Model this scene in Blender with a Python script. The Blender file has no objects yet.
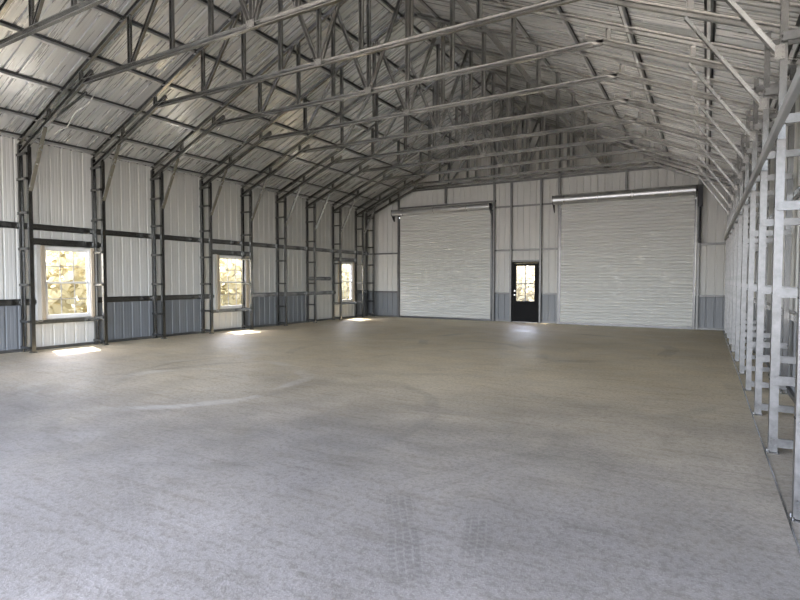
import bpy, math, random
from mathutils import Vector, Matrix

random.seed(7)
SC = bpy.context.scene
COL = SC.collection

# ------------------------------------------------------------------ camera
CAMH = 1.4937
YAW, PITCH, ROLL, FPX = 0.5243, 0.0369, 0.0014, 528.2
fw = Vector((-math.sin(YAW)*math.cos(PITCH), math.cos(YAW)*math.cos(PITCH), -math.sin(PITCH)))
rt = Vector((math.cos(YAW), math.sin(YAW), 0))
up = rt.cross(fw)
rt2 = rt*math.cos(ROLL) + up*math.sin(ROLL)
up2 = -rt*math.sin(ROLL) + up*math.cos(ROLL)
cd = bpy.data.cameras.new('camera')
cam = bpy.data.objects.new('camera', cd)
COL.objects.link(cam)
cd.sensor_width = 36.0
cd.lens = FPX/800*36.0
cd.clip_start = 0.02
cd.clip_end = 500
m = Matrix((rt2, up2, -fw)).transposed().to_4x4()
m.translation = Vector((0, 0, CAMH))
cam.matrix_world = m
SC.camera = cam

# ------------------------------------------------------------------ light and exposure
SC.view_settings.view_transform = 'Standard'
SC.view_settings.look = 'None'
SC.view_settings.gamma = 1.0
SC.view_settings.use_curve_mapping = False
SC.view_settings.exposure = 2.72
SC.cycles.use_denoising = True
SC.cycles.max_bounces = 14
SC.cycles.diffuse_bounces = 7
SC.cycles.glossy_bounces = 6
SC.cycles.transparent_max_bounces = 12
SC.cycles.sample_clamp_indirect = 6.0

W = bpy.data.worlds.new('world')
SC.world = W
W.use_nodes = True
wn = W.node_tree
wn.nodes.clear()
sky = wn.nodes.new('ShaderNodeTexSky')
sky.sky_type = 'NISHITA'
sky.sun_disc = False
sky.sun_elevation = math.radians(57)
sky.sun_rotation = math.radians(-67)
sky.air_density = 1.0
sky.dust_density = 2.5
bg = wn.nodes.new('ShaderNodeBackground')
bg.inputs['Strength'].default_value = 0.55
wo = wn.nodes.new('ShaderNodeOutputWorld')
hz = wn.nodes.new('ShaderNodeMix'); hz.data_type = 'RGBA'      # thin bright overcast over the blue
hz.inputs[0].default_value = 0.4
hz.inputs[7].default_value = (5.0, 4.65, 4.95, 1)
wn.links.new(sky.outputs[0], hz.inputs[6])
wn.links.new(hz.outputs[2], bg.inputs[0])
wn.links.new(bg.outputs[0], wo.inputs[0])

sd = bpy.data.lights.new('sun', 'SUN')
sd.energy = 7.0
sd.angle = math.radians(0.6)
sd.color = (1.0, 0.95, 0.87)
sun = bpy.data.objects.new('sun', sd)
COL.objects.link(sun)
sun.rotation_mode = 'QUATERNION'
sun.rotation_quaternion = Vector((0.60, -0.20, -1.0)).to_track_quat('-Z', 'Y')
sun.location = (-30, 20, 40)

# ------------------------------------------------------------------ dimensions (metres)
XM = -5.67                      # ridge line
XI, XO, XW = 6.25, 6.60, 6.69   # inner post, outer post, sheeting: distance from the ridge line
YE = 18.72                      # far wall sheeting
YF = -1.6                       # front end
SL = 0.44
XIR = 6.205                     # inner posts of the right wall
def ycol(i): return 5.58 + 1.508*i
def zroof(d): return 4.605 + SL*(6.24 - d)
def zlow(d): return 4.2 + SL*(6.24 - d)      # underside of the sloping lower chord
ORD = ['nearest', 'second', 'third', 'fourth', 'fifth', 'sixth', 'seventh', 'eighth', 'ninth', 'tenth', 'eleventh']
def place(j): return 'nearest to the camera' if j == 0 else ORD[j] + ' from the camera'

def portal(loc, direction, sx, sy):
    l = bpy.data.lights.new('portal', 'AREA')
    l.shape = 'RECTANGLE'; l.size = sx; l.size_y = sy
    l.cycles.is_portal = True
    o = bpy.data.objects.new('portal', l)
    COL.objects.link(o)
    o.location = loc
    o.rotation_mode = 'QUATERNION'
    o.rotation_quaternion = Vector(direction).to_track_quat('-Z', 'Z')
portal((XM, YF-0.05, 2.1), (0, 1, 0), 12.6, 4.2)

# ------------------------------------------------------------------ materials
def new_mat(name):
    mt = bpy.data.materials.new(name)
    mt.use_nodes = True
    nt = mt.node_tree
    b = nt.nodes['Principled BSDF']
    return mt, nt, b
def node(nt, typ, **kw):
    n = nt.nodes.new(typ)
    for k, v in kw.items(): setattr(n, k, v)
    return n
def mixc(nt, fac, a, b, mode='MIX'):
    n = nt.nodes.new('ShaderNodeMix'); n.data_type = 'RGBA'; n.blend_type = mode
    for s, v in ((n.inputs[0], fac), (n.inputs[6], a), (n.inputs[7], b)):
        if hasattr(v, 'is_output'): nt.links.new(v, s)
        elif isinstance(v, (int, float)): s.default_value = v
        else: s.default_value = (*v, 1)
    return n.outputs[2]
def mathn(nt, op, *args, clamp=False):
    n = nt.nodes.new('ShaderNodeMath'); n.operation = op; n.use_clamp = clamp
    for i, v in enumerate(args):
        if hasattr(v, 'is_output'): nt.links.new(v, n.inputs[i])
        else: n.inputs[i].default_value = v
    return n.outputs[0]
def ramp(nt, fac, p0, p1):
    n = nt.nodes.new('ShaderNodeMapRange'); n.interpolation_type = 'SMOOTHSTEP'
    nt.links.new(fac, n.inputs[0])
    n.inputs[1].default_value = p0; n.inputs[2].default_value = p1
    return n.outputs[0]
def noise(nt, scale, detail=3, rough=0.5, vec=None, stretch=None):
    n = nt.nodes.new('ShaderNodeTexNoise')
    n.inputs['Scale'].default_value = scale
    n.inputs['Detail'].default_value = detail
    n.inputs['Roughness'].default_value = rough
    if vec is None:
        tc = nt.nodes.new('ShaderNodeTexCoord'); vec = tc.outputs['Object']
    if stretch:
        mp = nt.nodes.new('ShaderNodeMapping'); mp.inputs['Scale'].default_value = stretch
        nt.links.new(vec, mp.inputs[0]); vec = mp.outputs[0]
    nt.links.new(vec, n.inputs['Vector'])
    return n.outputs[0]

def metal(name, c0, c1, metallic, r0, r1, scale=14, stretch=None, fine=60):
    mt, nt, b = new_mat(name)
    n1 = noise(nt, scale, 4, 0.6, stretch=stretch)
    n2 = noise(nt, fine, 2, 0.5)
    f = mathn(nt, 'ADD', mathn(nt, 'MULTIPLY', ramp(nt, n1, 0.3, 0.7), 0.65), mathn(nt, 'MULTIPLY', n2, 0.35))
    nt.links.new(mixc(nt, f, c0, c1), b.inputs['Base Color'])
    b.inputs['Metallic'].default_value = metallic
    nt.links.new(mathn(nt, 'ADD', r0, mathn(nt, 'MULTIPLY', f, r1-r0)), b.inputs['Roughness'])
    return mt
M = {}
M['galv'] = metal('galvanised_steel', (0.46, 0.465, 0.46), (0.56, 0.565, 0.555), 1.0, 0.20, 0.30, 7, None, 9)
M['dull'] = metal('dull_galvanised_steel', (0.20, 0.202, 0.20), (0.25, 0.25, 0.245), 1.0, 0.20, 0.28, 7, None, 9)
M['mid'] = metal('weathered_galvanised_steel', (0.36, 0.36, 0.352), (0.44, 0.44, 0.43), 1.0, 0.20, 0.28, 7, None, 9)
M['chord'] = metal('truss_chord_steel', (0.32, 0.315, 0.30), (0.38, 0.375, 0.36), 1.0, 0.20, 0.28, 7, None, 9)
M['stud'] = metal('matt_stud_steel', (0.15, 0.15, 0.147), (0.20, 0.20, 0.196), 0.9, 0.42, 0.5, 7, None, 9)
M['dark'] = metal('dark_galvanised_steel', (0.10, 0.10, 0.10), (0.14, 0.14, 0.14), 0.9, 0.3, 0.4, 7, None, 9)
M['post'] = metal('matt_galvanised_steel', (0.155, 0.155, 0.152), (0.27, 0.268, 0.262), 0.9, 0.32, 0.46, 11, None, 30)
M['string'] = metal('zinc_coated_steel', (0.34, 0.34, 0.33), (0.42, 0.42, 0.41), 0.4, 0.40, 0.5, 7, None, 9)
M['purlin_shade'] = metal('painted_purlin_shade', (0.03, 0.03, 0.03), (0.045, 0.045, 0.045), 0.0, 0.6, 0.7, 7, None, 9)  # near-black that paints the shade beside the purlins
M['hat'] = metal('purlin_steel', (0.62, 0.625, 0.62), (0.70, 0.705, 0.70), 0.8, 0.26, 0.34, 5, None, 9)
M['roof'] = metal('galvalume_roof_sheet', (0.62, 0.622, 0.61), (0.78, 0.78, 0.765), 0.6, 0.22, 0.38, 2.2, (0.25, 9, 0.25), 2)
M['wall'] = metal('back_of_painted_sheet', (0.53, 0.525, 0.495), (0.60, 0.595, 0.56), 0.0, 0.42, 0.55, 2.0, (4, 4, 0.3), 25)
M['wains'] = metal('wainscot_sheet', (0.165, 0.175, 0.185), (0.215, 0.227, 0.238), 0.1, 0.40, 0.5, 2.0, (4, 4, 0.3), 25)
M['curtain'] = metal('roll_up_curtain_paint', (0.55, 0.55, 0.52), (0.61, 0.61, 0.58), 0.0, 0.38, 0.5, 1.6, (0.4, 1, 3), 30)
M['barrel'] = metal('dark_barrel_steel', (0.50, 0.505, 0.51), (0.58, 0.585, 0.59), 0.8, 0.28, 0.36, 6, None, 9)
M['black'] = metal('black_paint', (0.004, 0.004, 0.0045), (0.007, 0.007, 0.0075), 0.0, 0.5, 0.6)
M['black'].node_tree.nodes['Principled BSDF'].inputs['Specular IOR Level'].default_value = 0.12
M['blackiron'] = metal('black_bracket_steel', (0.02, 0.02, 0.022), (0.035, 0.035, 0.04), 0.3, 0.45, 0.55)
M['vinyl'] = metal('white_vinyl', (0.72, 0.72, 0.71), (0.77, 0.77, 0.76), 0.0, 0.38, 0.45)
M['wood'] = metal('pale_raw_timber', (0.40, 0.33, 0.24), (0.52, 0.45, 0.35), 0.0, 0.65, 0.75, 4, (3, 3, 0.3), 40)
M['muntin'] = metal('backlit_grey_muntin', (0.30, 0.30, 0.30), (0.36, 0.36, 0.36), 0.0, 0.45, 0.5)
M['chrome'] = metal('satin_nickel', (0.62, 0.62, 0.60), (0.70, 0.70, 0.68), 1.0, 0.22, 0.3)
M['cable'] = metal('pale_cable_jacket', (0.62, 0.61, 0.57), (0.7, 0.69, 0.65), 0.0, 0.5, 0.6)
M['bounce_apron_gravel'] = metal('bounce_gravel', (0.15, 0.135, 0.11), (0.21, 0.19, 0.16), 0.0, 0.9, 0.95, 3, None, 20)
M['ground'] = metal('dry_sandy_ground', (0.085, 0.08, 0.05), (0.13, 0.12, 0.08), 0.0, 0.9, 0.95, 0.6, None, 8)

def leafmat():
    mt, nt, b = new_mat('yellow_green_leaves')
    oi = noise(nt, 0.9, 3)
    nt.links.new(mixc(nt, ramp(nt, oi, 0.35, 0.65), (0.50, 0.45, 0.29), (0.40, 0.37, 0.23)), b.inputs['Base Color'])
    b.inputs['Roughness'].default_value = 0.7
    tr = nt.nodes.new('ShaderNodeBsdfTranslucent'); tr.inputs[0].default_value = (0.50, 0.45, 0.29, 1)
    mx = nt.nodes.new('ShaderNodeMixShader'); mx.inputs[0].default_value = 0.5
    nt.links.new(b.outputs[0], mx.inputs[1]); nt.links.new(tr.outputs[0], mx.inputs[2])
    nt.links.new(mx.outputs[0], nt.nodes['Material Output'].inputs[0])
    return mt
M['leaf'] = leafmat()

def glassmat():
    mt = bpy.data.materials.new('window_glass'); mt.use_nodes = True
    nt = mt.node_tree; nt.nodes.clear()
    o = nt.nodes.new('ShaderNodeOutputMaterial')
    t = nt.nodes.new('ShaderNodeBsdfTransparent'); t.inputs[0].default_value = (0.84, 0.84, 0.84, 1)     # tinted double glazing
    g = nt.nodes.new('ShaderNodeBsdfGlossy'); g.inputs['Roughness'].default_value = 0.03
    fr = nt.nodes.new('ShaderNodeFresnel'); ge = nt.nodes.new('ShaderNodeNewGeometry'); ir = nt.nodes.new('ShaderNodeMapRange')
    ir.inputs[3].default_value = 1.45; ir.inputs[4].default_value = 1/1.45     # a thin pane: same reflection from both faces
    nt.links.new(ge.outputs['Backfacing'], ir.inputs[0]); nt.links.new(ir.outputs[0], fr.inputs[0])
    mx = nt.nodes.new('ShaderNodeMixShader')
    nt.links.new(fr.outputs[0], mx.inputs[0]); nt.links.new(t.outputs[0], mx.inputs[1]); nt.links.new(g.outputs[0], mx.inputs[2])
    nt.links.new(mx.outputs[0], o.inputs[0])
    return mt
M['glass'] = glassmat()

def concrete():
    mt, nt, b = new_mat('dusty_concrete')
    tc = nt.nodes.new('ShaderNodeTexCoord'); V = tc.outputs['Object']
    big = noise(nt, 0.35, 5, 0.6, V)
    mid = noise(nt, 1.6, 6, 0.65, V)
    fine = noise(nt, 75, 3, 0.7, V)
    grain = noise(nt, 22, 6, 0.75, V)
    sep = nt.nodes.new('ShaderNodeSeparateXYZ'); nt.links.new(V, sep.inputs[0])
    X, Y = sep.outputs[0], sep.outputs[1]
    wob = noise(nt, 1.1, 2, 0.5, V)
    dust_falloff = ramp(nt, mathn(nt, 'ADD', mathn(nt, 'SUBTRACT', Y, mathn(nt, 'MULTIPLY', X, 0.15)), mathn(nt, 'MULTIPLY', mathn(nt, 'SUBTRACT', big, 0.5), 5.0)), 10.0, 2.5)  # grey dust near the front, also darkened there to offset the light falloff
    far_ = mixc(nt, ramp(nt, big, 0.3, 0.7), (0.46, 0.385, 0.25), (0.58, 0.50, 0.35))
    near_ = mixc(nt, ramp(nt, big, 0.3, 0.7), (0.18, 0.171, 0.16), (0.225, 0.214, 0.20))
    c = mixc(nt, dust_falloff, far_, near_)
    c = mixc(nt, mathn(nt, 'MULTIPLY', ramp(nt, mid, 0.4, 0.7), 0.5), c, mixc(nt, 1.0, c, (1.28, 1.28, 1.3), 'MULTIPLY'))
    c = mixc(nt, mathn(nt, 'MULTIPLY', ramp(nt, grain, 0.47, 0.6), 0.55), c, mixc(nt, 1.0, c, (0.56, 0.545, 0.50), 'MULTIPLY'))
    c = mixc(nt, mathn(nt, 'MULTIPLY', ramp(nt, fine, 0.5, 0.62), 0.45), c, mixc(nt, 1.0, c, (1.55, 1.55, 1.57), 'MULTIPLY'))
    patch = ramp(nt, noise(nt, 1.3, 3, 0.6, V), 0.38, 0.62)
    marks = None
    def band(dist, half, soft):
        return ramp(nt, mathn(nt, 'ABSOLUTE', dist), half, half-soft)
    def tread(along, across):
        row = mathn(nt, 'FLOOR', mathn(nt, 'MULTIPLY', across, 22.0))
        ph = mathn(nt, 'ADD', mathn(nt, 'MULTIPLY', along, 120.0), mathn(nt, 'MULTIPLY', row, 2.1))
        a = ramp(nt, mathn(nt, 'SINE', ph), -0.4, 0.4)
        g = ramp(nt, mathn(nt, 'ABSOLUTE', mathn(nt, 'SUBTRACT', mathn(nt, 'FRACT', mathn(nt, 'MULTIPLY', across, 22.0)), 0.5)), 0.46, 0.30)
        return mathn(nt, 'MULTIPLY', mathn(nt, 'ADD', 0.3, mathn(nt, 'MULTIPLY', a, 0.7)), g)
    def line(p0, p1, half, strength):
        nonlocal marks
        dx, dy = p1[0]-p0[0], p1[1]-p0[1]; L = math.hypot(dx, dy); ux, uy = dx/L, dy/L
        rx = mathn(nt, 'SUBTRACT', X, p0[0]); ry = mathn(nt, 'SUBTRACT', Y, p0[1])
        al = mathn(nt, 'ADD', mathn(nt, 'MULTIPLY', rx, ux), mathn(nt, 'MULTIPLY', ry, uy))
        ac = mathn(nt, 'SUBTRACT', mathn(nt, 'MULTIPLY', ry, ux), mathn(nt, 'MULTIPLY', rx, uy))
        ac = mathn(nt, 'ADD', ac, mathn(nt, 'MULTIPLY', mathn(nt, 'SUBTRACT', wob, 0.5), 0.10))
        k = mathn(nt, 'MULTIPLY', band(ac, half, 0.04), mathn(nt, 'MULTIPLY', ramp(nt, al, -0.05, 0.15), ramp(nt, al, L+0.1, L-0.2)))
        k = mathn(nt, 'MULTIPLY', k, tread(al, ac))
        k = mathn(nt, 'MULTIPLY', mathn(nt, 'MULTIPLY', k, strength), mathn(nt, 'ADD', 0.35, mathn(nt, 'MULTIPLY', patch, 0.65)))
        marks = k if marks is None else mathn(nt, 'MAXIMUM', marks, k)
    def arc(c0, R, half, strength):
        nonlocal marks
        rx = mathn(nt, 'SUBTRACT', X, c0[0]); ry = mathn(nt, 'SUBTRACT', Y, c0[1])
        r = mathn(nt, 'SQRT', mathn(nt, 'ADD', mathn(nt, 'MULTIPLY', rx, rx), mathn(nt, 'MULTIPLY', ry, ry)))
        d = mathn(nt, 'ADD', mathn(nt, 'SUBTRACT', r, R), mathn(nt, 'MULTIPLY', mathn(nt, 'SUBTRACT', wob, 0.5), 0.35))
        k = mathn(nt, 'MULTIPLY', band(d, half, 0.06), ramp(nt, noise(nt, 0.55, 2, 0.5, V), 0.45, 0.6))
        k = mathn(nt, 'MULTIPLY', k, strength)
        marks = k if marks is None else mathn(nt, 'MAXIMUM', marks, k)
    line((-1.86, 3.20), (-1.20, 2.18), 0.12, 0.85)
    line((-1.22, 3.15), (-1.02, 2.55), 0.10, 0.8)
    line((-2.15, 3.15), (-1.10, 4.75), 0.07, 0.6)
    line((-1.75, 3.25), (-0.85, 5.05), 0.06, 0.55)
    line((-1.10, 5.05), (0.40, 3.45), 0.13, 0.6)
    line((-0.75, 4.95), (0.42, 3.95), 0.10, 0.35)
    line((-3.9, 3.9), (-2.0, 3.2), 0.10, 0.45)
    line((-4.6, 2.9), (-2.9, 1.9), 0.12, 0.4)
    arc((-4.6, 4.6), 2.1, 0.10, 0.3)
    arc((-4.6, 4.6), 3.5, 0.12, 0.25)
    arc((-6.4, 6.2), 1.9, 0.10, 0.3)
    arc((-5.2, 9.6), 2.6, 0.14, 0.3)
    arc((-2.6, 8.4), 3.0, 0.12, 0.25)
    arc((-3.4, 12.5), 2.8, 0.16, 0.35)
    c = mixc(nt, mathn(nt, 'MULTIPLY', marks, 0.75), c, (0.12, 0.115, 0.105))
    # pale scuffed swirls left by turning wheels
    rx = mathn(nt, 'SUBTRACT', X, -6.9); ry = mathn(nt, 'SUBTRACT', Y, 5.2)
    r = mathn(nt, 'SQRT', mathn(nt, 'ADD', mathn(nt, 'MULTIPLY', rx, rx), mathn(nt, 'MULTIPLY', ry, ry)))
    r = mathn(nt, 'ADD', r, mathn(nt, 'MULTIPLY', wob, 0.5))
    ring = ramp(nt, mathn(nt, 'SINE', mathn(nt, 'MULTIPLY', r, 6.5)), 0.6, 1.0)
    ring = mathn(nt, 'MULTIPLY', mathn(nt, 'MULTIPLY', ring, ramp(nt, r, 3.4, 2.2)), ramp(nt, noise(nt, 0.8, 3, 0.6, V), 0.45, 0.62))
    c = mixc(nt, mathn(nt, 'MULTIPLY', ring, 0.35), c, (0.58, 0.57, 0.53))
    # fine broom-like streaks across the slab
    st = noise(nt, 3.0, 5, 0.7, V, (0.45, 3.2, 1))
    c = mixc(nt, mathn(nt, 'MULTIPLY', ramp(nt, st, 0.48, 0.68), 0.5), c, mixc(nt, 1.0, c, (0.66, 0.635, 0.58), 'MULTIPLY'))
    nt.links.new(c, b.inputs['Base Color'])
    rg = mathn(nt, 'ADD', 0.40, mathn(nt, 'MULTIPLY', ramp(nt, mid, 0.3, 0.7), 0.26))
    nt.links.new(rg, b.inputs['Roughness'])
    bp = nt.nodes.new('ShaderNodeBump'); bp.inputs['Strength'].default_value = 0.6; bp.inputs['Distance'].default_value = 0.006
    nt.links.new(mathn(nt, 'ADD', grain, mathn(nt, 'MULTIPLY', fine, 0.6)), bp.inputs['Height'])
    nt.links.new(bp.outputs[0], b.inputs['Normal'])
    return mt
M['concrete'] = concrete()

# ------------------------------------------------------------------ mesh helpers
class MB:
    def __init__(s): s.v = []; s.f = []
    def add(s, vs, fs):
        o = len(s.v); s.v += [tuple(p) for p in vs]; s.f += [tuple(o+i for i in q) for q in fs]
    def box(s, a, b):
        x0, y0, z0 = a; x1, y1, z1 = b
        s.add([(x0,y0,z0),(x1,y0,z0),(x1,y1,z0),(x0,y1,z0),(x0,y0,z1),(x1,y0,z1),(x1,y1,z1),(x0,y1,z1)],
              [(0,3,2,1),(4,5,6,7),(0,1,5,4),(1,2,6,5),(2,3,7,6),(3,0,4,7)])
    def ext(s, sec, p0, p1, upv):
        """closed outline sec [(side, up)] swept straight from p0 to p1"""
        p0 = Vector(p0); p1 = Vector(p1); d = (p1-p0).normalized()
        u = Vector(upv); u = (u - d*u.dot(d)).normalized(); a = d.cross(u)
        n = len(sec)
        vs = [p0 + a*x + u*y for x, y in sec] + [p1 + a*x + u*y for x, y in sec]
        fs = [(i, (i+1) % n, n+(i+1) % n, n+i) for i in range(n)]
        fs += [tuple(range(n-1, -1, -1)), tuple(range(n, 2*n))]
        s.add(vs, fs)
    def tube(s, p0, p1, w, h, upv=(0,0,1), ch=0.005):
        a, b = w/2, h/2
        s.ext([(-a+ch,-b),(a-ch,-b),(a,-b+ch),(a,b-ch),(a-ch,b),(-a+ch,b),(-a,b-ch),(-a,-b+ch)], p0, p1, upv)
    def chan(s, p0, p1, w, h, upv=(0,0,1), t=0.004, lip=0.014):
        """lipped channel: closed face down (-up), open on the up side"""
        a, b = w/2, h/2
        s.ext([(-a,-b),(a,-b),(a,b),(a-lip,b),(a-lip,b-t),(a-t,b-t),(a-t,-b+t),(-a+t,-b+t),(-a+t,b-t),(-a+lip,b-t),(-a+lip,b),(-a,b)], p0, p1, upv)
    def hat(s, p0, p1, w, h, upv, flange=0.028, t=0.003):
        """hat section: crown of width w down, two flanges on the up side"""
        a, b = w/2, h/2; k = 0.010
        s.ext([(-a,-b),(a,-b),(a+k,b-t),(a+k+flange,b-t),(a+k+flange,b),(a+k-t,b),(a-t,-b+t),(-a+t,-b+t),(-a-k+t,b),(-a-k-flange,b),(-a-k-flange,b-t),(-a-k,b-t)], p0, p1, upv)
    def cyl(s, p0, p1, r, n=20, r1=None):
        p0 = Vector(p0); p1 = Vector(p1); d = (p1-p0).normalized()
        u = Vector((0,0,1)) if abs(d.z) < 0.9 else Vector((1,0,0))
        u = (u - d*u.dot(d)).normalized(); a = d.cross(u); r1 = r if r1 is None else r1
        vs = [p0 + (a*math.cos(2*math.pi*i/n) + u*math.sin(2*math.pi*i/n))*r for i in range(n)]
        vs += [p1 + (a*math.cos(2*math.pi*i/n) + u*math.sin(2*math.pi*i/n))*r1 for i in range(n)]
        fs = [(i, (i+1) % n, n+(i+1) % n, n+i) for i in range(n)] + [tuple(range(n-1,-1,-1)), tuple(range(n, 2*n))]
        s.add(vs, fs)
    def screw(s, p, d, r=0.007):
        p = Vector(p); d = Vector(d).normalized()
        s.cyl(p - d*0.002, p + d*0.003, r*1.5, 10)
        s.cyl(p, p + d*0.008, r, 6)
    def path(s, pts, r, n=6):
        for i in range(len(pts)-1): s.cyl(pts[i], pts[i+1], r, n)
    def build(s, name, mat, parent=None, label=None, smooth=False):
        me = bpy.data.meshes.new(name)
        me.from_pydata(s.v, [], s.f); me.update()
        me.materials.append(mat)
        if smooth:
            for p in me.polygons: p.use_smooth = True
        o = bpy.data.objects.new(name, me); COL.objects.link(o)
        if parent is not None: o.parent = parent
        if label: o['label'] = label
        return o
def tag(o, label, cat, group=None, kind=None):
    o['label'] = label; o['category'] = cat
    if group: o['group'] = group
    if kind: o['kind'] = kind
    return o
def empty(name, loc=(0,0,0)):
    o = bpy.data.objects.new(name, None); COL.objects.link(o); o.location = loc
    o.empty_display_size = 0.2
    return o
def copy_tree(o, parent=None, loc=None):
    c = o.copy(); COL.objects.link(c)
    if parent is not None: c.parent = parent
    if loc is not None: c.location = loc
    for ch in list(o.children): copy_tree(ch, c)
    return c

# ribbed sheet: (u, offset) breakpoints of an agricultural panel
PITCH_ = 0.2286
def rib_profile(u0, u1, extra=(), steep=False):
    base = [(0.000,0),(0.012,0.019),(0.034,0.019),(0.046,0),(0.094,0),(0.102,0.0018),(0.110,0.0018),(0.118,0),(0.162,0),(0.170,0.0018),(0.178,0.0018),(0.186,0)]
    if steep: base = [(0.000,0),(0.002,0.032),(0.048,0.032),(0.050,0)]
    pts = []
    k = math.floor(u0/PITCH_)-1
    while k*PITCH_ < u1:
        for a, h in base: pts.append((k*PITCH_+a, h))
        k += 1
    def off(u):
        for (a, h), (b, g) in zip(pts, pts[1:]):
            if a <= u <= b: return h + (g-h)*(u-a)/(b-a) if b > a else h
        return 0
    us = sorted(set([u0, u1] + [a for a, _ in pts if u0 < a < u1] + [e for e in extra if u0 < e < u1]))
    return [(u, off(u)) for u in us]
def sheet(mb, u0, u1, spans, place, extra=(), steep=False):
    """spans(umid) -> list of (v function low, v function high); place(u, v, off) -> point"""
    pr = rib_profile(u0, u1, extra, steep)
    for (ua, oa), (ub, ob) in zip(pr, pr[1:]):
        if ub-ua < 1e-6: continue
        for lo, hi in spans((ua+ub)/2):
            a0, b0, a1, b1 = lo(ua), lo(ub), hi(ua), hi(ub)
            if a1 - a0 < 1e-4 and b1 - b0 < 1e-4: continue
            mb.add([place(ua, a0, oa), place(ub, b0, ob), place(ub, b1, ob), place(ua, a1, oa)], [(0,1,2,3)])
K = lambda c: (lambda u: c)

# ------------------------------------------------------------------ the setting
mb = MB(); mb.box((-80, -70, -0.6), (70, 90, -0.16))
tag(mb.build('ground', M['ground']), 'dry grassy ground outside the building', 'ground', kind='structure')
mb = MB(); mb.box((-32, -45, -0.2), (20, YF-0.35, -0.13))  # unseen apron, put in to bounce daylight up into the hall
tag(mb.build('bounce_apron', M['bounce_apron_gravel']), 'unseen gravel apron added to bounce light in at the open end', 'bounce_apron', kind='structure')
mb = MB(); mb.box((XM-XW-0.05, YF-0.3, -0.2), (XM+XW+0.05, YE+0.05, 0))
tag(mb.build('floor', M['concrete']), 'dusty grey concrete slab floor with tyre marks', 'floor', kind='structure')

WIN = [(5.985, 7.00), (10.68, 11.76), (16.50, 17.44)]     # y ranges of the windows in the left wall
WZ0, WZ1 = 0.66, 2.21
LIGHT = [0, 3, 6, 7]
def is_light(y): return any(ycol(i) < y < ycol(i+1) for i in LIGHT)
xl, xr = XM-XW, XM+XW
eave = zroof(XW) - 0.01
def spl(y):
    low = -0.02 if is_light(y) else 1.02
    for a, b in WIN:
        if a < y < b: return [(K(low), K(WZ0)), (K(WZ1), K(eave))]
    return [(K(low), K(eave))]
ext = [e for w in WIN for e in w] + [ycol(i) for i in range(-1, 10)]
mb = MB(); sheet(mb, YF, YE, spl, lambda u, v, o: (xl-o, u, v), ext)
wl = tag(mb.build('wall_left', M['wall']), 'ribbed light grey sheet metal side wall with three windows', 'wall', kind='structure')
mb = MB(); sheet(mb, YF, YE, lambda y: [] if is_light(y) else [(K(-0.02), K(1.03))], lambda u, v, o: (xl-o+0.004, u, v), ext)
mb.build('wainscot', M['wains'], wl, 'dark blue grey ribbed wainscot panels')
mb = MB(); sheet(mb, YF, YE, lambda y: [(K(1.02), K(eave))], lambda u, v, o: (xr+o, u, v))
wr = tag(mb.build('wall_right', M['wall']), 'ribbed sheet metal side wall behind the row of right-hand columns', 'wall', kind='structure')
mb = MB(); sheet(mb, YF, YE, lambda y: [(K(-0.02), K(1.03))], lambda u, v, o: (xr+o-0.004, u, v))
mb.build('wainscot', M['wains'], wr, 'dark blue grey ribbed wainscot panels')

# far wall: openings for two roll-up doors and a walk door
LD = (-10.72, -6.87); RD = (-4.33, -0.33); WD = (-6.085, -5.10)
DZ = 4.12; WDZ = 2.17
def gable(x): return zroof(abs(x-XM)) - 0.01
def spf(x):
    for (a, b), z in (((LD[0]+0.03, LD[1]-0.03), DZ-0.06), ((RD[0]+0.03, RD[1]-0.03), DZ-0.06), (WD, WDZ)):
        if a < x < b: return [(K(z), gable)]
    return [(K(1.02), gable)]
ext = [LD[0]+0.03, LD[1]-0.03, RD[0]+0.03, RD[1]-0.03, WD[0], WD[1], XM]
mb = MB(); sheet(mb, xl, xr, spf, lambda u, v, o: (u, YE+o, v), ext)
wf = tag(mb.build('wall_far', M['wall']), 'ribbed light grey sheet metal gable end wall with two roll-up doors', 'wall', kind='structure')
def spw(x):
    return [] if any(a+q < x < b-q for (a, b), q in ((LD, 0.03), (RD, 0.03), (WD, 0))) else [(K(-0.02), K(1.03))]
mb = MB(); sheet(mb, xl, xr, spw, lambda u, v, o: (u, YE+o-0.004, v), ext)
mb.build('wainscot', M['wains'], wf, 'dark blue grey ribbed wainscot panels')
# front end: open below the gable; unseen gable sheeted dark to dim truss reflections
mb = MB(); sheet(mb, xl, xr, lambda x: [(K(4.25), gable)], lambda u, v, o: (u, YF-o, v), [XM])
tag(mb.build('unseen_front_gable', M['wains']), 'unseen ribbed gable sheeting behind the camera, dark to dim truss reflections', 'wall', kind='structure')
# roof sheeting, both slopes
mb = MB()
for s in (-1, 1):
    sheet(mb, YF-0.3, YE+0.3, lambda y: [(K(0.0), K(XW+0.28))], lambda u, v, o, s=s: (XM+s*v, u, zroof(v)+0.004+o), (), True)
tag(mb.build('ceiling', M['roof']), 'bare ribbed metal roof sheeting on two slopes, seen from below', 'ceiling', kind='structure')

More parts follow.
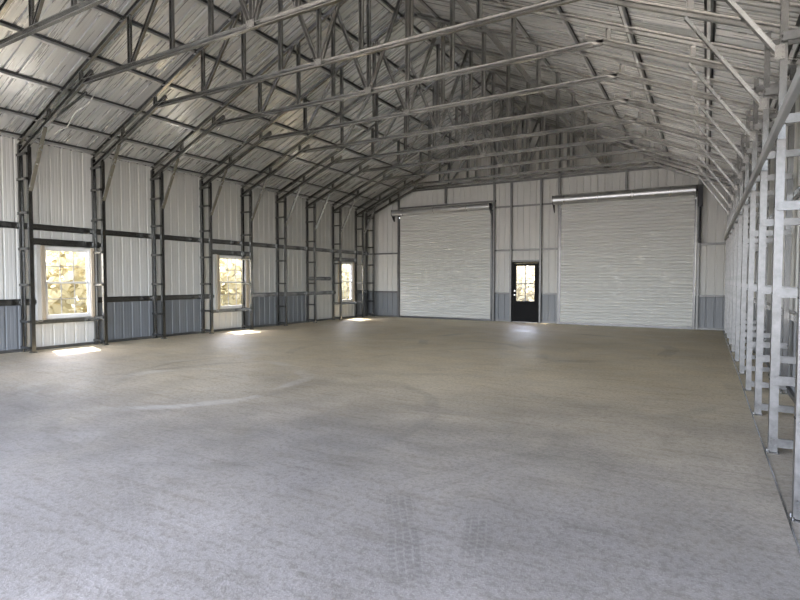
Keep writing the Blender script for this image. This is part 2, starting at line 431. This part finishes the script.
# eave closure strips outside the wall heads
for n, s in ((5, -1), (6, 1)):
    mb = MB(); xa, xb = XM+s*(XW+0.022), XM+s*(XW+0.05)
    mb.box((min(xa, xb), YF-0.3, 4.15), (max(xa, xb), YE+0.3, zroof(XW+0.05)+0.034))
    tag(mb.build('trim_%d' % n, M['dull']), 'steel closure strip along the %s eave' % ('left' if s < 0 else 'right'), 'eave strip', kind='structure')
for n, s in ((7, -1), (8, 1)):
    mb = MB(); mb.tube((XM+s*(XW+0.05), YE+0.045, zroof(XW+0.05)-0.01), (XM, YE+0.045, zroof(0)-0.01), 0.03, 0.16)
    tag(mb.build('trim_%d' % n, M['dull']), 'rake closure strip along the %s slope of the far gable' % ('left' if s < 0 else 'right'), 'rake strip', kind='structure')
mb = MB(); mb.box((XM+XIR-0.062, YF, 0), (XM+XIR-0.050, YE-0.05, 0.005))
tag(mb.build('trim_9', M['dull']), 'thin steel edge strip on the floor along the feet of the right columns', 'edge strip', kind='structure')
# base rails
def base(name, a, b, label):
    mb = MB(); mb.box(a, b)
    tag(mb.build(name, M['stud']), label, 'base rail', kind='structure')
base('baseboard_left', (xl+0.006, YF, 0.0), (xl+0.052, YE-0.02, 0.06), 'dark steel base angle along the foot of the window wall')
base('baseboard_right', (xr-0.052, YF, 0.0), (xr-0.006, YE-0.02, 0.06), 'steel base angle along the foot of the right wall')
for n, (a, b) in enumerate(((xl+0.06, LD[0]-0.16), (LD[1]+0.14, WD[0]-0.09), (WD[1]+0.09, RD[0]-0.12), (RD[1]+0.14, xr-0.06))):
    base('trim_%d' % (n+1), (a, YE-0.055, 0.0), (b, YE-0.008, 0.06),
         'pale steel base rail ' + ['in the left corner beside the left roll-up door', 'between left roll-up door and black walk door',
                                    'between black walk door and right roll-up door', 'in the right corner beside the right roll-up door'][n])

# ------------------------------------------------------------------ windows
def window(n, y0, y1, label):
    root = empty('window_%d' % n, (xl, (y0+y1)/2, WZ0)); tag(root, label, 'window', kind='structure')
    w = y1-y0; h = WZ1-WZ0; hw = w/2
    def pc(name, mat, boxes, par=root, lab=None):
        mb = MB()
        for a, b in boxes: mb.box(a, b)
        return mb.build(name, mat, par, lab)
    F = 0.045; x0, x1 = -0.035, 0.075
    pc('frame', M['vinyl'], [((x0,-hw,0),(x1,-hw+F,h)), ((x0,hw-F,0),(x1,hw,h)), ((x0,-hw+F,0),(x1,hw-F,F)), ((x0,-hw+F,h-F),(x1,hw-F,h))])
    mid = h*0.5
    for nm, za, zb, xa in (('lower_sash', F, mid+0.02, 0.035), ('upper_sash', mid-0.02, h-F, 0.0)):
        S_ = 0.035; ya, yb = -hw+F, hw-F
        sash = pc(nm, M['vinyl'], [((xa,ya,za),(xa+0.03,ya+S_,zb)), ((xa,yb-S_,za),(xa+0.03,yb,zb)), ((xa,ya+S_,za),(xa+0.03,yb-S_,za+S_)), ((xa,ya+S_,zb-S_),(xa+0.03,yb-S_,zb))])
        pc('pane', M['glass'], [((xa+0.013,ya+S_,za+S_),(xa+0.017,yb-S_,zb-S_))], sash)
        iw = yb-ya-2*S_; ih = zb-za-2*S_; bars = []
        for k in (1, 2):
            yy = ya+S_+iw*k/3; bars.append(((xa+0.008,yy-0.008,za+S_),(xa+0.022,yy+0.008,zb-S_)))
        zz = za+S_+ih/2; bars.append(((xa+0.009,ya+S_,zz-0.008),(xa+0.021,yb-S_,zz+0.008)))
        pc('muntin_grid', M['muntin'], bars, sash, 'thin white glazing bars, coloured grey as if backlit')  # white bars given a grey that paints in their backlit shade
    # rough opening: tan jamb boards, steel jamb studs, header and sill channels
    for s in (-1, 1):
        yb = s*(hw-0.012); ya = s*(hw+0.055)
        pc('jamb_board', M['wood'], [((0.078,min(ya,yb),-0.02),(0.115,max(ya,yb),h+0.02))], root, 'pale tan timber jamb board')
        yb = s*(hw+0.06); ya = s*(hw+0.135)
        pc('jamb_stud', M['wall'], [((0.006,min(ya,yb),-0.10),(0.085,max(ya,yb),h+0.03))])
    mb = MB(); mb.hat((0.047,-hw-0.24,h+0.10),(0.047,hw+0.24,h+0.10),0.085,0.075,(-1,0,0),0.02)
    mb.build('header', M['dull'], root)
    mb = MB(); mb.tube((0.055,-hw-0.24,-0.065),(0.055,hw+0.24,-0.065),0.09,0.085)
    mb.build('sill_channel', M['galv'], root)
window(1, *WIN[0], 'white double-hung window nearest the camera in the left wall')
window(2, *WIN[1], 'white double-hung window in the left wall, middle of the three')
window(3, *WIN[2], 'white double-hung window in the left wall, closest to the far corner')

# ------------------------------------------------------------------ walk door
root = empty('door_1', ((WD[0]+WD[1])/2, YE, 0)); tag(root, 'black walk door with four-lite glass between the roll-up doors', 'door', kind='structure')
hw = (WD[1]-WD[0])/2
mb = MB()
for s in (-1, 1): mb.box((min(s*hw, s*(hw-0.045)), -0.10, 0), (max(s*hw, s*(hw-0.045)), 0.02, WDZ))
mb.box((-hw+0.045, -0.10, WDZ-0.045), (hw-0.045, 0.02, WDZ))
mb.build('frame', M['black'], root)
dw = hw-0.05; DT = WDZ-0.05
gx0, gx1, gz0, gz1 = -0.335, 0.335, 0.76, 2.02
mb = MB()
ya, yb = -0.085, -0.04
mb.box((-dw, ya, 0.012), (gx0, yb, DT)); mb.box((gx1, ya, 0.012), (dw, yb, DT))
mb.box((gx0, ya, 0.012), (gx1, yb, gz0)); mb.box((gx0, ya, gz1), (gx1, yb, DT))
slab = mb.build('door_slab', M['black'], root)
mb = MB()
e = 0.025
mb.box((gx0-e, ya-0.012, gz0-e), (gx0, ya, gz1+e)); mb.box((gx1, ya-0.012, gz0-e), (gx1+e, ya, gz1+e))
mb.box((gx0, ya-0.012, gz0-e), (gx1, ya, gz0)); mb.box((gx0, ya-0.012, gz1), (gx1, ya, gz1+e))
mb.build('lite_frame', M['black'], slab)
mb = MB(); mb.box((gx0, -0.066, gz0), (gx1, -0.060, gz1)); mb.build('pane', M['glass'], slab)
mb = MB(); mb.box((-0.017, -0.078, gz0), (0.017, -0.067, gz1)); mb.box((gx0, -0.078, (gz0+gz1)/2-0.017), (gx1, -0.067, (gz0+gz1)/2+0.017))
mb.build('muntin', M['muntin'], slab, 'cross-shaped glazing bars, coloured grey as if backlit')
for nm, z, r in (('door_knob', 0.98, 0.034), ('deadbolt', 1.13, 0.030)):
    mb = MB(); mb.cyl((-dw+0.065, ya, z), (-dw+0.065, ya-0.012, z), r, 18)
    if nm == 'door_knob':
        mb.cyl((-dw+0.065, ya-0.012, z), (-dw+0.065, ya-0.04, z), 0.013, 12)
        mb.cyl((-dw+0.065, ya-0.04, z), (-dw+0.065, ya-0.055, z), 0.02, 18, 0.03); mb.cyl((-dw+0.065, ya-0.055, z), (-dw+0.065, ya-0.075, z), 0.03, 18, 0.018)
    else:
        mb.box((-dw+0.060, ya-0.03, z-0.016), (-dw+0.070, ya-0.012, z+0.016))
    mb.build(nm, M['chrome'], slab, 'silver ' + nm.replace('_', ' '), True if nm == 'x' else False)
mb = MB(); mb.box((-hw+0.045, -0.11, 0), (hw-0.045, 0.02, 0.012)); mb.build('threshold', M['galv'], root)

# ------------------------------------------------------------------ roll-up doors
def rollup(n, x0, x1, bx0, bx1, br, bz, nstrap, label):
    yc = 18.56
    root = empty('door_%d' % n, ((x0+x1)/2, yc, 0)); tag(root, label, 'roll-up door', kind='structure')
    cx = (x0+x1)/2; hw = (x1-x0)/2
    # curtain: horizontal corrugation, one wave each 0.106 m
    mb = MB(); zs = []
    p = 0.106; k = 0
    prof = [(0.0, 0.0), (0.012, 0.018), (0.03, 0.026), (0.066, 0.026), (0.084, 0.018), (0.096, 0.0)]
    while k*p < 4.1:
        for a, o in prof:
            if 0.05 <= k*p+a <= DZ: zs.append((k*p+a, o))
        k += 1
    v = []; f = []
    for z, o in zs: v += [(-hw, -o, z), (hw, -o, z)]
    for i in range(len(zs)-1): f.append((2*i, 2*i+1, 2*i+3, 2*i+2))
    mb.add(v, f)
    cur = mb.build('curtain', M['curtain'], root)
    mb = MB(); mb.box((-hw, -0.03, 0.012), (hw, 0.015, 0.075)); mb.box((-hw, -0.022, 0.0), (hw, 0.006, 0.014))
    mb.build('bottom_bar', M['dark'], cur, 'dark steel bottom bar')
    for s in (-1, 1):
        mb = MB(); a = s*(hw-0.01); b = s*(hw+0.05)
        mb.chan((s*(hw+0.02), -0.01, 0), (s*(hw+0.02), -0.01, 3.98), 0.05, 0.05, (-s, 0, 0), 0.005, 0.012)
        for z in (0.3, 1.1, 1.9, 2.7, 3.5): mb.screw((s*(hw+0.02), -0.036, z), (0, -1, 0))
        mb.build('guide_track', M['dark'], root)
        mb = MB(); xa, xb = s*(hw+0.047), s*(hw+0.053)
        mb.box((min(xa, xb), -0.02, 0), (max(xa, xb), YE-yc-0.004, 4.1)); mb.build('jamb_angle', M['dull'], root)
    mb = MB(); mb.box((-hw-0.05, 0.02, 4.06), (hw+0.05, YE-yc-0.004, 4.10)); mb.build('head_angle', M['dull'], root)
    # barrel: rolled curtain with collars
    mb = MB()
    b0, b1 = bx0-cx, bx1-cx; yb = -0.02-br
    zc = bz
    mb.cyl((b0, yb, zc), (b1, yb, zc), br, 40)
    bar = mb.build('barrel', M['barrel'], root, 'dark rolled drum above the curtain')
    for i in range(nstrap):
        x = b0 + (b1-b0)*(i+0.35)/nstrap
        mb = MB()
        for a in range(20):
            t0 = math.pi*(0.55+a*0.055); t1 = math.pi*(0.55+(a+1)*0.055)
            q = [(x-0.012, yb+math.cos(t)*r, zc+math.sin(t)*r) for t, r in ((t0, br+0.001), (t0, br+0.006), (t1, br+0.006), (t1, br+0.001))]
            w = [(px+0.024, py, pz) for px, py, pz in q]
            mb.add(q+w, [(0,1,2,3),(7,6,5,4),(0,4,5,1),(2,6,7,3),(1,5,6,2),(3,7,4,0)])
        mb.build('strap', M['galv'], bar)
    for s, x in ((-1, b0), (1, b1)):
        mb = MB()
        xa, xb = (x-0.012, x-0.001) if s < 0 else (x+0.001, x+0.012)
        pts = [(0.02, zc+br*1.02), (yb-br*1.05, zc+br*0.9), (yb-br*1.05, zc-br*0.5), (-0.05, zc-br*2.6), (0.02, zc-br*2.6)]
        n_ = len(pts); mb.add([(xa, y, z) for y, z in pts]+[(xb, y, z) for y, z in pts], [tuple(range(n_)), tuple(range(2*n_-1, n_-1, -1))]+[(i, n_+i, n_+(i+1) % n_, (i+1) % n_) for i in range(n_)])
        mb.cyl((min(x, x+s*0.05), yb, zc), (max(x, x+s*0.05), yb, zc), 0.03, 12)
        mb.build('bracket', M['blackiron'], root, 'black steel end bracket')
    return root, hw
r2, _ = rollup(2, LD[0], LD[1], -10.99, -6.86, 0.125, 4.20, 3, 'light grey roll-up door on the left of the far wall')
r3, hw3 = rollup(3, RD[0], RD[1], -4.56, -0.31, 0.155, 4.24, 4, 'larger light grey roll-up door on the right of the far wall')
mb = MB(); mb.box((hw3+0.075, -0.17, 3.75), (hw3+0.21, -0.07, 4.40)); mb.cyl((hw3+0.14, -0.12, 2.75), (hw3+0.14, -0.12, 3.75), 0.035, 10)
mb.box((hw3+0.09, -0.15, 2.65), (hw3+0.19, -0.08, 2.78))
mb.build('chain_hoist', M['blackiron'], r3, 'black hoist box and chain guard')

# ------------------------------------------------------------------ far wall framing
def bar(name, mat, p0, p1, w, h, upv, label, cat, group, kind='tube'):
    c = (Vector(p0)+Vector(p1))/2
    mb = MB(); getattr(mb, kind)(Vector(p0)-c, Vector(p1)-c, w, h, upv)
    o = mb.build(name, mat); o.location = c
    return tag(o, label, cat, group)
yp = 18.615
def wpost(x, z0, z1, label, w=0.07):
    return bar('wall_stud', M['stud'], (x, yp, z0), (x, yp, z1), 0.07, w, (1, 0, 0), label, 'stud', 'steel studs of the far wall')
dn = 0.06
wpost(LD[0]-0.115, 0, zroof(abs(LD[0]-0.115-XM))-dn, 'tall steel stud at the left edge of the left roll-up door')
wpost(LD[1]+0.095, 0, zroof(abs(LD[1]+0.095-XM))-dn, 'tall steel stud at the right edge of the left roll-up door')
wpost(WD[0]-0.045, 0, 5.03, 'steel stud at the left jamb of the black walk door')
wpost(WD[1]+0.045, 0, 5.03, 'steel stud at the right jamb of the black walk door')
wpost(RD[0]-0.095, 0, zroof(abs(RD[0]-0.095-XM))-dn, 'tall steel stud at the left edge of the right roll-up door')
wpost(RD[1]+0.115, 0, zroof(abs(RD[1]+0.115-XM))-dn, 'tall steel stud at the right edge of the right roll-up door')
wpost(-8.74, 4.46, 5.03, 'short gable stud above the middle of the left roll-up door')
wpost(-2.29, 4.46, 5.03, 'short gable stud above the middle of the right roll-up door')
yg = 18.679
def wgirt(x0, x1, z, label):
    return bar('wall_girt', M['stud'], (x0, yg, z), (x1, yg, z), 0.055, 0.06, (0, 0, 1), label, 'girt', 'steel girts of the far wall')
wgirt(XM-4.55, XM+4.55, 5.07, 'long steel girt across the gable above both roll-up doors')
wgirt(LD[0]-0.16, LD[1]+0.14, 4.42, 'steel girt just above the drum of the left roll-up door')
wgirt(RD[0]-0.14, RD[1]+0.16, 4.42, 'steel girt just above the drum of the right roll-up door')
wgirt(LD[1]+0.06, RD[0]-0.06, 4.18, 'steel girt high between the roll-up doors, level with their drums')
wgirt(LD[1]+0.06, RD[0]-0.06, 2.60, 'steel girt between the roll-up doors, just above the black walk door')
wgirt(WD[0]-0.08, WD[1]+0.08, WDZ+0.035, 'short steel header lying on the black walk door frame')
wgirt(xl+0.08, LD[0]-0.08, 2.60, 'short upper girt between far left corner and left roll-up door')
wgirt(xl+0.08, LD[0]-0.08, 1.03, 'short girt on top of the dark wainscot in the far left corner')
wgirt(LD[1]+0.06, WD[0]-0.01, 1.03, 'short wainscot girt left of the black walk door')
wgirt(WD[1]+0.01, RD[0]-0.06, 1.03, 'short wainscot girt right of the black walk door')
wgirt(RD[1]+0.08, xr-0.08, 2.62, 'short upper girt between right roll-up door and far right corner')
wgirt(RD[1]+0.08, xr-0.08, 1.03, 'short girt on top of the dark wainscot in the far right corner')

# ------------------------------------------------------------------ side wall girts
def sgirt(side, y0, y1, z, label):
    x = XM + side*(XW-0.030)
    c = Vector((x, (y0+y1)/2, z)); mb = MB()
    mb.hat((0, (y0-y1)/2, 0), (0, (y1-y0)/2, 0), 0.07, 0.046, (side, 0, 0), 0.022)
    o = mb.build('wall_girt', M['dull']); o.location = c
    return tag(o, label, 'girt', 'steel girts of the side walls')
sgirt(-1, YF, YE-0.06, 2.62, 'long horizontal girt on the left wall above the window heads')
sgirt(-1, YF, WIN[0][0]-0.13, 1.03, 'wainscot girt on the left wall at the near side of the nearest window')
sgirt(-1, WIN[0][1]+0.13, WIN[1][0]-0.13, 1.03, 'wainscot girt on the left wall between nearest and middle window')
sgirt(-1, WIN[1][1]+0.13, WIN[2][0]-0.13, 1.03, 'wainscot girt on the left wall between middle and farthest window')
sgirt(-1, WIN[2][1]+0.13, YE-0.06, 1.03, 'wainscot girt on the left wall between farthest window and corner')
sgirt(-1, ycol(6)+0.06, ycol(7)-0.06, 1.56, 'short girt at mid height on the left wall, just before the farthest window')
sgirt(1, YF, YE-0.06, 2.62, 'long upper girt on the right wall sheeting behind the columns')
sgirt(1, YF, YE-0.06, 1.03, 'long wainscot girt on the right wall sheeting behind the columns')

# ------------------------------------------------------------------ columns: two posts tied by rungs
def column(side):
    mi, mo = (M['dull'], M['dull']) if side < 0 else (M['dull'], M['dull'])
    mr = M['dull'] if side < 0 else M['post']
    rh = 0.05 if side < 0 else 0.075
    """built about its foot between the posts; origin on the inner post line"""
    root = empty('lattice_column')
    d = side*(XO-(XI if side < 0 else XIR))                       # inner post at 0, outer post at d
    zi = zlow(XI) - 0.005; zo = zlow(XO) + 0.245
    mb = MB(); mb.chan((0,0,0.01),(0,0,zi),0.078 if side < 0 else 0.068,0.062 if side < 0 else 0.054,(side,0,0))
    for z in (0.64,1.39,2.13):
        for a in (-0.018,0.018): mb.screw((-side*0.031, a, z), (-side,0,0))
    mb.build('inner_post', mi, root)
    mb = MB(); mb.chan((d,0,0.01),(d,0,zo),0.078,0.062,(-side,0,0)); mb.build('outer_post', mo, root)
    if side > 0:
        mb = MB(); mb.chan((-side*0.002,0,0.012),(-side*0.002,0,2.70),0.080,0.064,(side,0,0),0.004,0.012)
        for b in (-0.02, 0.02):
            mb.screw((-side*0.02, -0.040, 2.62+b), (0,-1,0), 0.006); mb.screw((side*0.02, -0.040, 2.62+b), (0,-1,0), 0.006)
        mb.build('leg_sleeve', M['post'], root)
    for k, z in enumerate((0.10, 0.64, 1.39, 2.13, 2.86, 3.55, 4.05)):
        mb = MB(); mb.chan((-side*0.012, -0.052, z), (d+side*0.012, -0.052, z), rh, 0.024, (0,1,0), 0.003, 0.006)
        for xx in (0, d):
            for a in (-0.014, 0.014):
                for b in (-rh*0.3, rh*0.3): mb.screw((xx+a, -0.064, z+b), (0,-1,0), 0.006)
        mb.build('rung', mr, root)
    for xx in (0, d):
        mb = MB(); mb.box((xx-0.045, -0.055, 0), (xx+0.045, 0.055, 0.008))
        for a in (-0.034, 0.034):
            for b in (-0.049, 0.049): mb.cyl((xx+a, b, 0.008), (xx+a, b, 0.026), 0.008, 6)
        mb.build('base_plate', M['dull'], root)
    return root
def knee(side):
    root = empty('knee_brace')
    # from the inner post at 3.26 m up to the sloping chord, 0.67 m inboard
    zk, dk = (3.30, 0.65) if side < 0 else (3.43, 0.80)
    p0 = Vector((-side*0.036, 0, zk)); p1 = Vector((-side*dk, 0, zlow(XI-dk)+0.005))
    mb = MB(); mb.chan(p0, p1, 0.075, 0.034, (side, 0, 1), 0.003, 0.008); mb.build('brace_bar', M['galv'], root)
    mb = MB(); mb.box((-side*0.03-0.035, -0.046, zk-0.06), (-side*0.03+0.035, -0.040, zk+0.06))
    for a in (-0.022, 0.022):
        for b in (-0.04, 0, 0.04): mb.screw((-side*0.03+a, -0.046, zk+b), (0,-1,0), 0.006)
    mb.build('gusset', M['chord'], root)
    return root
LCOL = ['tall galvanised lattice column at the near side of the nearest left window',
        'tall galvanised lattice column just past the nearest left window',
        'tall lattice column on the left wall, midway between nearest and middle window',
        'tall galvanised lattice column at the near side of the middle left window',
        'tall galvanised lattice column just past the middle left window',
        'tall lattice column on the left wall, second past the middle window',
        'tall lattice column on the left wall, second before the farthest window',
        'tall galvanised lattice column at the near side of the farthest left window',
        'tall galvanised lattice column just past the farthest left window',
        'lattice column standing in the far left corner']
yk = lambda i: ycol(i) if i < 9 else 18.42
proto = column(-1)
for i in range(0, 10):
    o = proto if i == 0 else copy_tree(proto)
    o.location = (XM-XI, yk(i), 0)
    tag(o, LCOL[i], 'column', 'lattice columns of the left wall')
proto = column(1)
for j, i in enumerate(range(-1, 10)):
    o = proto if j == 0 else copy_tree(proto)
    o.location = (XM+XIR, yk(i), 0)
    tag(o, ('lattice column standing in the far right corner' if i == 9 else
        'galvanised lattice column on the right wall, cut by the picture edge' if j == 0 else
        'galvanised lattice column on the right wall, ' + place(j)), 'column', 'lattice columns of the right wall')
proto = knee(-1)
for i in range(0, 9):
    o = proto if i == 0 else copy_tree(proto)
    o.location = (XM-XI, yk(i), 0)
    tag(o, 'slanted knee brace on the left wall, ' + place(i), 'knee brace', 'knee braces of the left wall')
proto = knee(1)
for j, i in enumerate(range(-1, 9)):
    o = proto if j == 0 else copy_tree(proto)
    o.location = (XM+XIR, yk(i), 0)
    tag(o, 'bright slanted knee brace on the right wall, ' + place(j), 'knee brace', 'knee braces of the right wall')
o = bar('wall_stringer', M['string'], (XM+XIR-0.058, YF, 2.74), (XM+XIR-0.058, YE-0.3, 2.74), 0.045, 0.08, (0,0,1),
        'long horizontal stringer on the inner faces of the right wall columns', 'stringer', None)

# ------------------------------------------------------------------ roof trusses
def truss():
    root = empty('roof_truss')
    W_, H_ = 0.055, 0.090
    tb = 0.25                                           # vertical gap between lower and upper chord undersides
    cs = H_/2*math.sqrt(1+SL*SL)
    dc = 4.22
    for s in (-1, 1):
        mb = MB(); a = XW-0.06
        zt = lambda d: zlow(d)+tb+cs
        mb.chan((s*a, 0, zt(a)), (s*0.005, 0, zt(0.005)), H_, W_, (0,-1,0), 0.004, 0.014); mb.build('top_chord', M['chord'], root)
        mb = MB(); a = XI+0.30
        mb.chan((s*a, 0, zlow(a)+cs), (s*(dc-0.25), 0, zlow(dc-0.25)+cs), H_, W_, (0,-1,0), 0.004, 0.014); mb.build('haunch_chord', M['chord'], root)
    zb = 5.07
    mb = MB(); mb.chan((-dc-0.02, 0, zb+H_/2), (dc+0.02, 0, zb+H_/2), H_, W_, (0,-1,0), 0.004, 0.014); mb.build('bottom_chord', M['chord'], root)
    zu = lambda d: zlow(d)+tb+0.02
    def web(p0, p1, w=0.08):
        mb = MB(); mb.chan((p0[0], 0, p0[1]), (p1[0], 0, p1[1]), w, 0.044, (0,-1,0), 0.003, 0.012); mb.build('web_strut', M['chord'], root)
    zl = zb+H_-0.01
    for s in (-1, 1):
        for d in (5.45, 4.32): web((s*d, zlow(d)+H_), (s*d, zu(d)))
        for d in (2.85, 1.75, 0.85): web((s*d, zl), (s*d, zu(d)))
        web((s*2.80, zl), (s*1.90, zu(1.90)), 0.07)
        web((s*0.04, zl), (s*0.78, zu(0.78)), 0.07)
    web((0, zl), (0, zu(0)))
    mb = MB()
    mb.box((-0.07, -0.036, zb+0.015), (0.07, -0.030, zb+0.12))
    for a in (-0.05, 0.05):
        for b in (0.035, 0.10): mb.screw((a, -0.036, zb+b), (0,-1,0), 0.006)
    mb.build('gusset', M['chord'], root)
    mb = MB(); z0 = zlow(0.0)+tb
    mb.add([(-0.2, -0.036, z0-0.05), (0.2, -0.036, z0-0.05), (0.2, -0.036, z0+0.0), (0, -0.036, z0+0.09), (-0.2, -0.036, z0+0.0),
            (-0.2, -0.030, z0-0.05), (0.2, -0.030, z0-0.05), (0.2, -0.030, z0+0.0), (0, -0.030, z0+0.09), (-0.2, -0.030, z0+0.0)],
           [(0,1,2,3,4),(9,8,7,6,5),(0,5,6,1),(1,6,7,2),(2,7,8,3),(3,8,9,4),(4,9,5,0)])
    mb.build('ridge_plate', M['dull'], root)
    return root
proto = truss()
for j, i in enumerate(range(-1, 10)):
    o = proto if j == 0 else copy_tree(proto)
    o.location = (XM, yk(i), 0)
    tag(o, 'steel roof truss against the far gable wall' if i == 9 else 'steel roof truss spanning the hall, ' + place(j),
        'truss', 'roof trusses')

# ------------------------------------------------------------------ purlins
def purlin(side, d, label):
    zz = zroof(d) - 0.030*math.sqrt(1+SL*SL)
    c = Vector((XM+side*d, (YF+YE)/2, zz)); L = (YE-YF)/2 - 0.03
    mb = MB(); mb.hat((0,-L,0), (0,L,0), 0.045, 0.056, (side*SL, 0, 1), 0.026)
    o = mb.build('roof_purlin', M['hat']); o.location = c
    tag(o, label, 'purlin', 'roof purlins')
    mb = MB(); mb.tube((0,-L,0.027), (0,L,0.027), 0.135, 0.010, (side*SL, 0, 1), 0.001)  # dark strip added to draw the shade along both purlin edges
    mb.build('shade_strip', M['purlin_shade'], o, 'dark strip painting the shade beside the purlin')
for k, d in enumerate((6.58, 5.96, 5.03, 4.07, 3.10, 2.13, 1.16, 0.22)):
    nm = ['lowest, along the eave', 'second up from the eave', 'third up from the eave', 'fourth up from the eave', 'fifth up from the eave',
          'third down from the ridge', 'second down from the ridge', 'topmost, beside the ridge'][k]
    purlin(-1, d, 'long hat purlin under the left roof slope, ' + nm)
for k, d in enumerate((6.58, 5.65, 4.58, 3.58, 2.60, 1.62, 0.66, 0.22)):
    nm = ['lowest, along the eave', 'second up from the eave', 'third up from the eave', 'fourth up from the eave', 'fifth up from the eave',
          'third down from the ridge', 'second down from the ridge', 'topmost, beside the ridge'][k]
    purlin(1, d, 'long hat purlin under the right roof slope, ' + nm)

# loose brace and cable by the left eave
bar('roof_brace', M['dull'], (XM-5.75, ycol(0)+0.20, zlow(5.75)+0.28), (XM-4.55, ycol(0)+0.22, zlow(4.55)+0.10), 0.04, 0.045, (0,0,1),
    'short loose steel brace under the left eave behind the second truss', 'brace', None)
pts = []
for t in range(17):
    a = t/16
    d = 5.95 - 1.55*a
    pts.append((XM-d, ycol(0)+0.34+0.03*math.sin(a*9), zlow(d)+0.14-0.10*math.sin(a*math.pi)+0.03*math.sin(a*14)))
mb = MB(); mb.path(pts, 0.008, 7)
tag(mb.build('electric_cable', M['cable']), 'thin pale cable drooping under the left eave behind the second truss', 'cable')

# ------------------------------------------------------------------ greenery outside the windows
mb = MB()
def leafcloud(cx, cy, cz, rx, ry, rz, n, size):
    for _ in range(n):
        while True:
            a, b, c = (random.uniform(-1, 1) for _ in range(3))
            if a*a+b*b+c*c < 1: break
        p = Vector((cx+a*rx, cy+b*ry, max(cz+c*rz, -0.1))); s_ = size*random.uniform(0.6, 1.3)
        u = Vector((random.uniform(-1,1), random.uniform(-1,1), random.uniform(-1,1))).normalized()
        w = u.orthogonal().normalized(); 
        mb.add([p-u*s_, p+w*s_*0.6, p+u*s_, p-w*s_*0.6], [(0,1,2,3)])
for k in range(15):
    y = 5 + k*1.8
    leafcloud(-17.6+random.uniform(-0.5,0.5), y, 1.2+random.uniform(-0.1,0.2), 1.5, 1.9, random.uniform(2.1,2.5), 1000, 0.19)
for k in range(10):
    leafcloud(-16+k*1.3, 27+random.uniform(-1,1), 1.0, 1.3, 1.6, 2.2, 900, 0.19)
o = mb.build('foliage', M['leaf'])
tag(o, 'blurred yellow green foliage outside beyond the window panes', 'foliage', kind='stuff')
